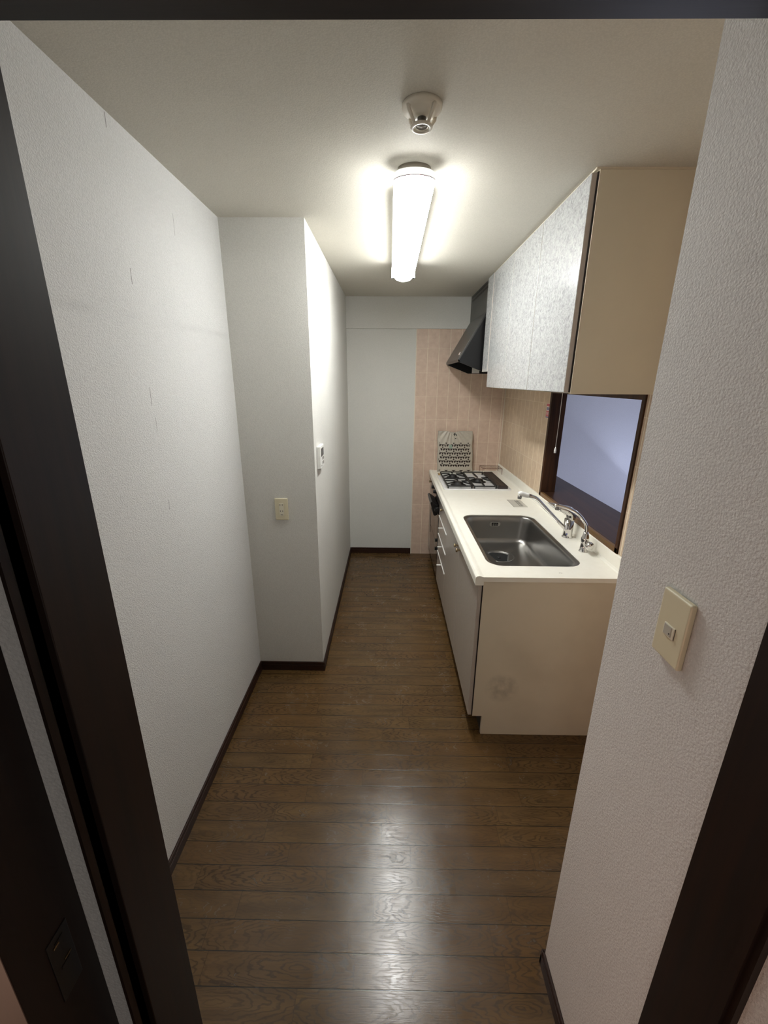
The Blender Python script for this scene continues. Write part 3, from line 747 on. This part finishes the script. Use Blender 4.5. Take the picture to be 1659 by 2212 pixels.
MB().box(XB, XB+.020, 2.235, 2.360, 1.245, 1.366, .003, 3).obj('housing', 'white', ic)
MB().box(XB+.0195, XB+.0212, 2.262, 2.345, 1.308, 1.352).obj('display', 'lcd', ic)
MB().box(XB+.0195, XB+.0215, 2.300, 2.345, 1.286, 1.302, .0005).box(XB+.0195, XB+.0215, 2.300, 2.345, 1.262, 1.278, .0005).obj('buttons', 'grey', ic)
MB().box(XB+.0195, XB+.0210, 2.262, 2.275, 1.256, 1.260).obj('indicator', 'ink', ic)

# ------------------------------------------------------------------ ceiling lamp (tube fixture)
lp = thing('ceiling_lamp', 'lit white fluorescent ceiling lamp with long rounded cover', 'lamp', (.075, 2.3, H))
def stad(x0, x1, y0, y1, z, ry): # plan outline with elliptical ends
    cx_ = (x0+x1)/2; hw = (x1-x0)/2; out = []
    for k in range(17): a = PI*k/16; out.append((cx_+math.cos(a)*hw, y1-ry+math.sin(a)*ry, z))
    for k in range(17): a = PI+PI*k/16; out.append((cx_+math.cos(a)*hw, y0+ry+math.sin(a)*ry, z))
    return out
lx0, lx1, ly0, ly1 = .004, .146, 1.632, 2.93
i_ = .014
MB().loft([stad(lx0+i_, lx1-i_, ly0+.035, ly1-.045, 2.3995, .05), stad(lx0+i_, lx1-i_, ly0+.035, ly1-.045, 2.374, .05)]).obj('base_pan', 'fixture', lp)
MB().loft([stad(lx0+.004, lx1-.004, ly0+.006, ly0+.16, 2.374, .045), stad(lx0, lx1, ly0+.002, ly0+.16, 2.370, .05), stad(lx0, lx1, ly0+.002, ly0+.16, 2.352, .05)]).obj('end_collar', 'lamp_collar', lp)
MB().loft([stad(lx0-.0005, lx1+.0005, ly0+.0015, ly0+.16, 2.352, .05), stad(lx0-.0005, lx1+.0005, ly0+.0015, ly0+.16, 2.3495, .05)]).obj('ring_line', 'purple', lp)
lpz = [(.001, 2.3493), (.002, 2.341), (.008, 2.324), (.017, 2.308), (.028, 2.297), (.044, 2.290)]
loops = [stad(lx0+.002, lx1-.002, ly0+.162, ly1, 2.371, .05)]
df = MB()
df.loft([stad(lx0+a, lx1-a, ly0+a*1.0, ly1-a, z, .05-a*.6) for a, z in lpz])
dfo = df.obj('diffuser', 'lamp', lp, mats=['lamp_side'])
for p_ in dfo.data.polygons:
    if abs(p_.normal.z) < .72: p_.material_index = 1
MB().loft([stad(lx0+.001, lx1-.001, ly0+.161, ly1-.002, 2.372, .05), stad(lx0, lx1, ly0+.161, ly1-.001, 2.3497, .05)]).obj('housing', 'lamp_soft', lp)
MB().loft([stad(lx0-.002, lx1+.002, ly1-.03, ly1+.004, 2.374, .028), stad(lx0-.002, lx1+.002, ly1-.03, ly1+.004, 2.315, .028)]).obj('far_end_cap', 'white', lp)

# ceiling heat detector
dt = thing('heat_detector', 'beige round fire detector on the ceiling before the lamp', 'detector', (.077, 1.355, H))
c0 = (.077, 1.370, 0)
MB().lathe((c0[0], c0[1], H), [(.053, -.0002), (.053, -.008), (.050, -.013), (.038, -.016), (.030, -.018), (.026, -.024), (.022, -.027), (0, -.028)], n=40).obj('mount_base', 'detect', dt)
for k in range(4):
    a = math.radians(38+90*k); ca, sa = math.cos(a), math.sin(a)
    MB().tube([(c0[0]+ca*.047, c0[1]+sa*.047, H-.011), (c0[0]+ca*.045, c0[1]+sa*.045, H-.020), (c0[0]+ca*.031, c0[1]+sa*.031, H-.038), (c0[0]+ca*.026, c0[1]+sa*.026, H-.046)], [.0055, .005, .004, .004], 8).obj('guard_arm', 'detect', dt)
MB().lathe((c0[0], c0[1], H-.044), [(.021, 0), (.0285, -.001), (.0295, -.004), (.027, -.007), (.021, -.007), (.0195, -.004), (.021, 0)], n=40).obj('guard_ring', 'detect', dt)
MB().lathe((c0[0], c0[1], H-.026), [(.012, 0), (.011, -.014), (.016, -.018), (.015, -.021), (0, -.022)], n=24).obj('sensor_disc', 'steel', dt)
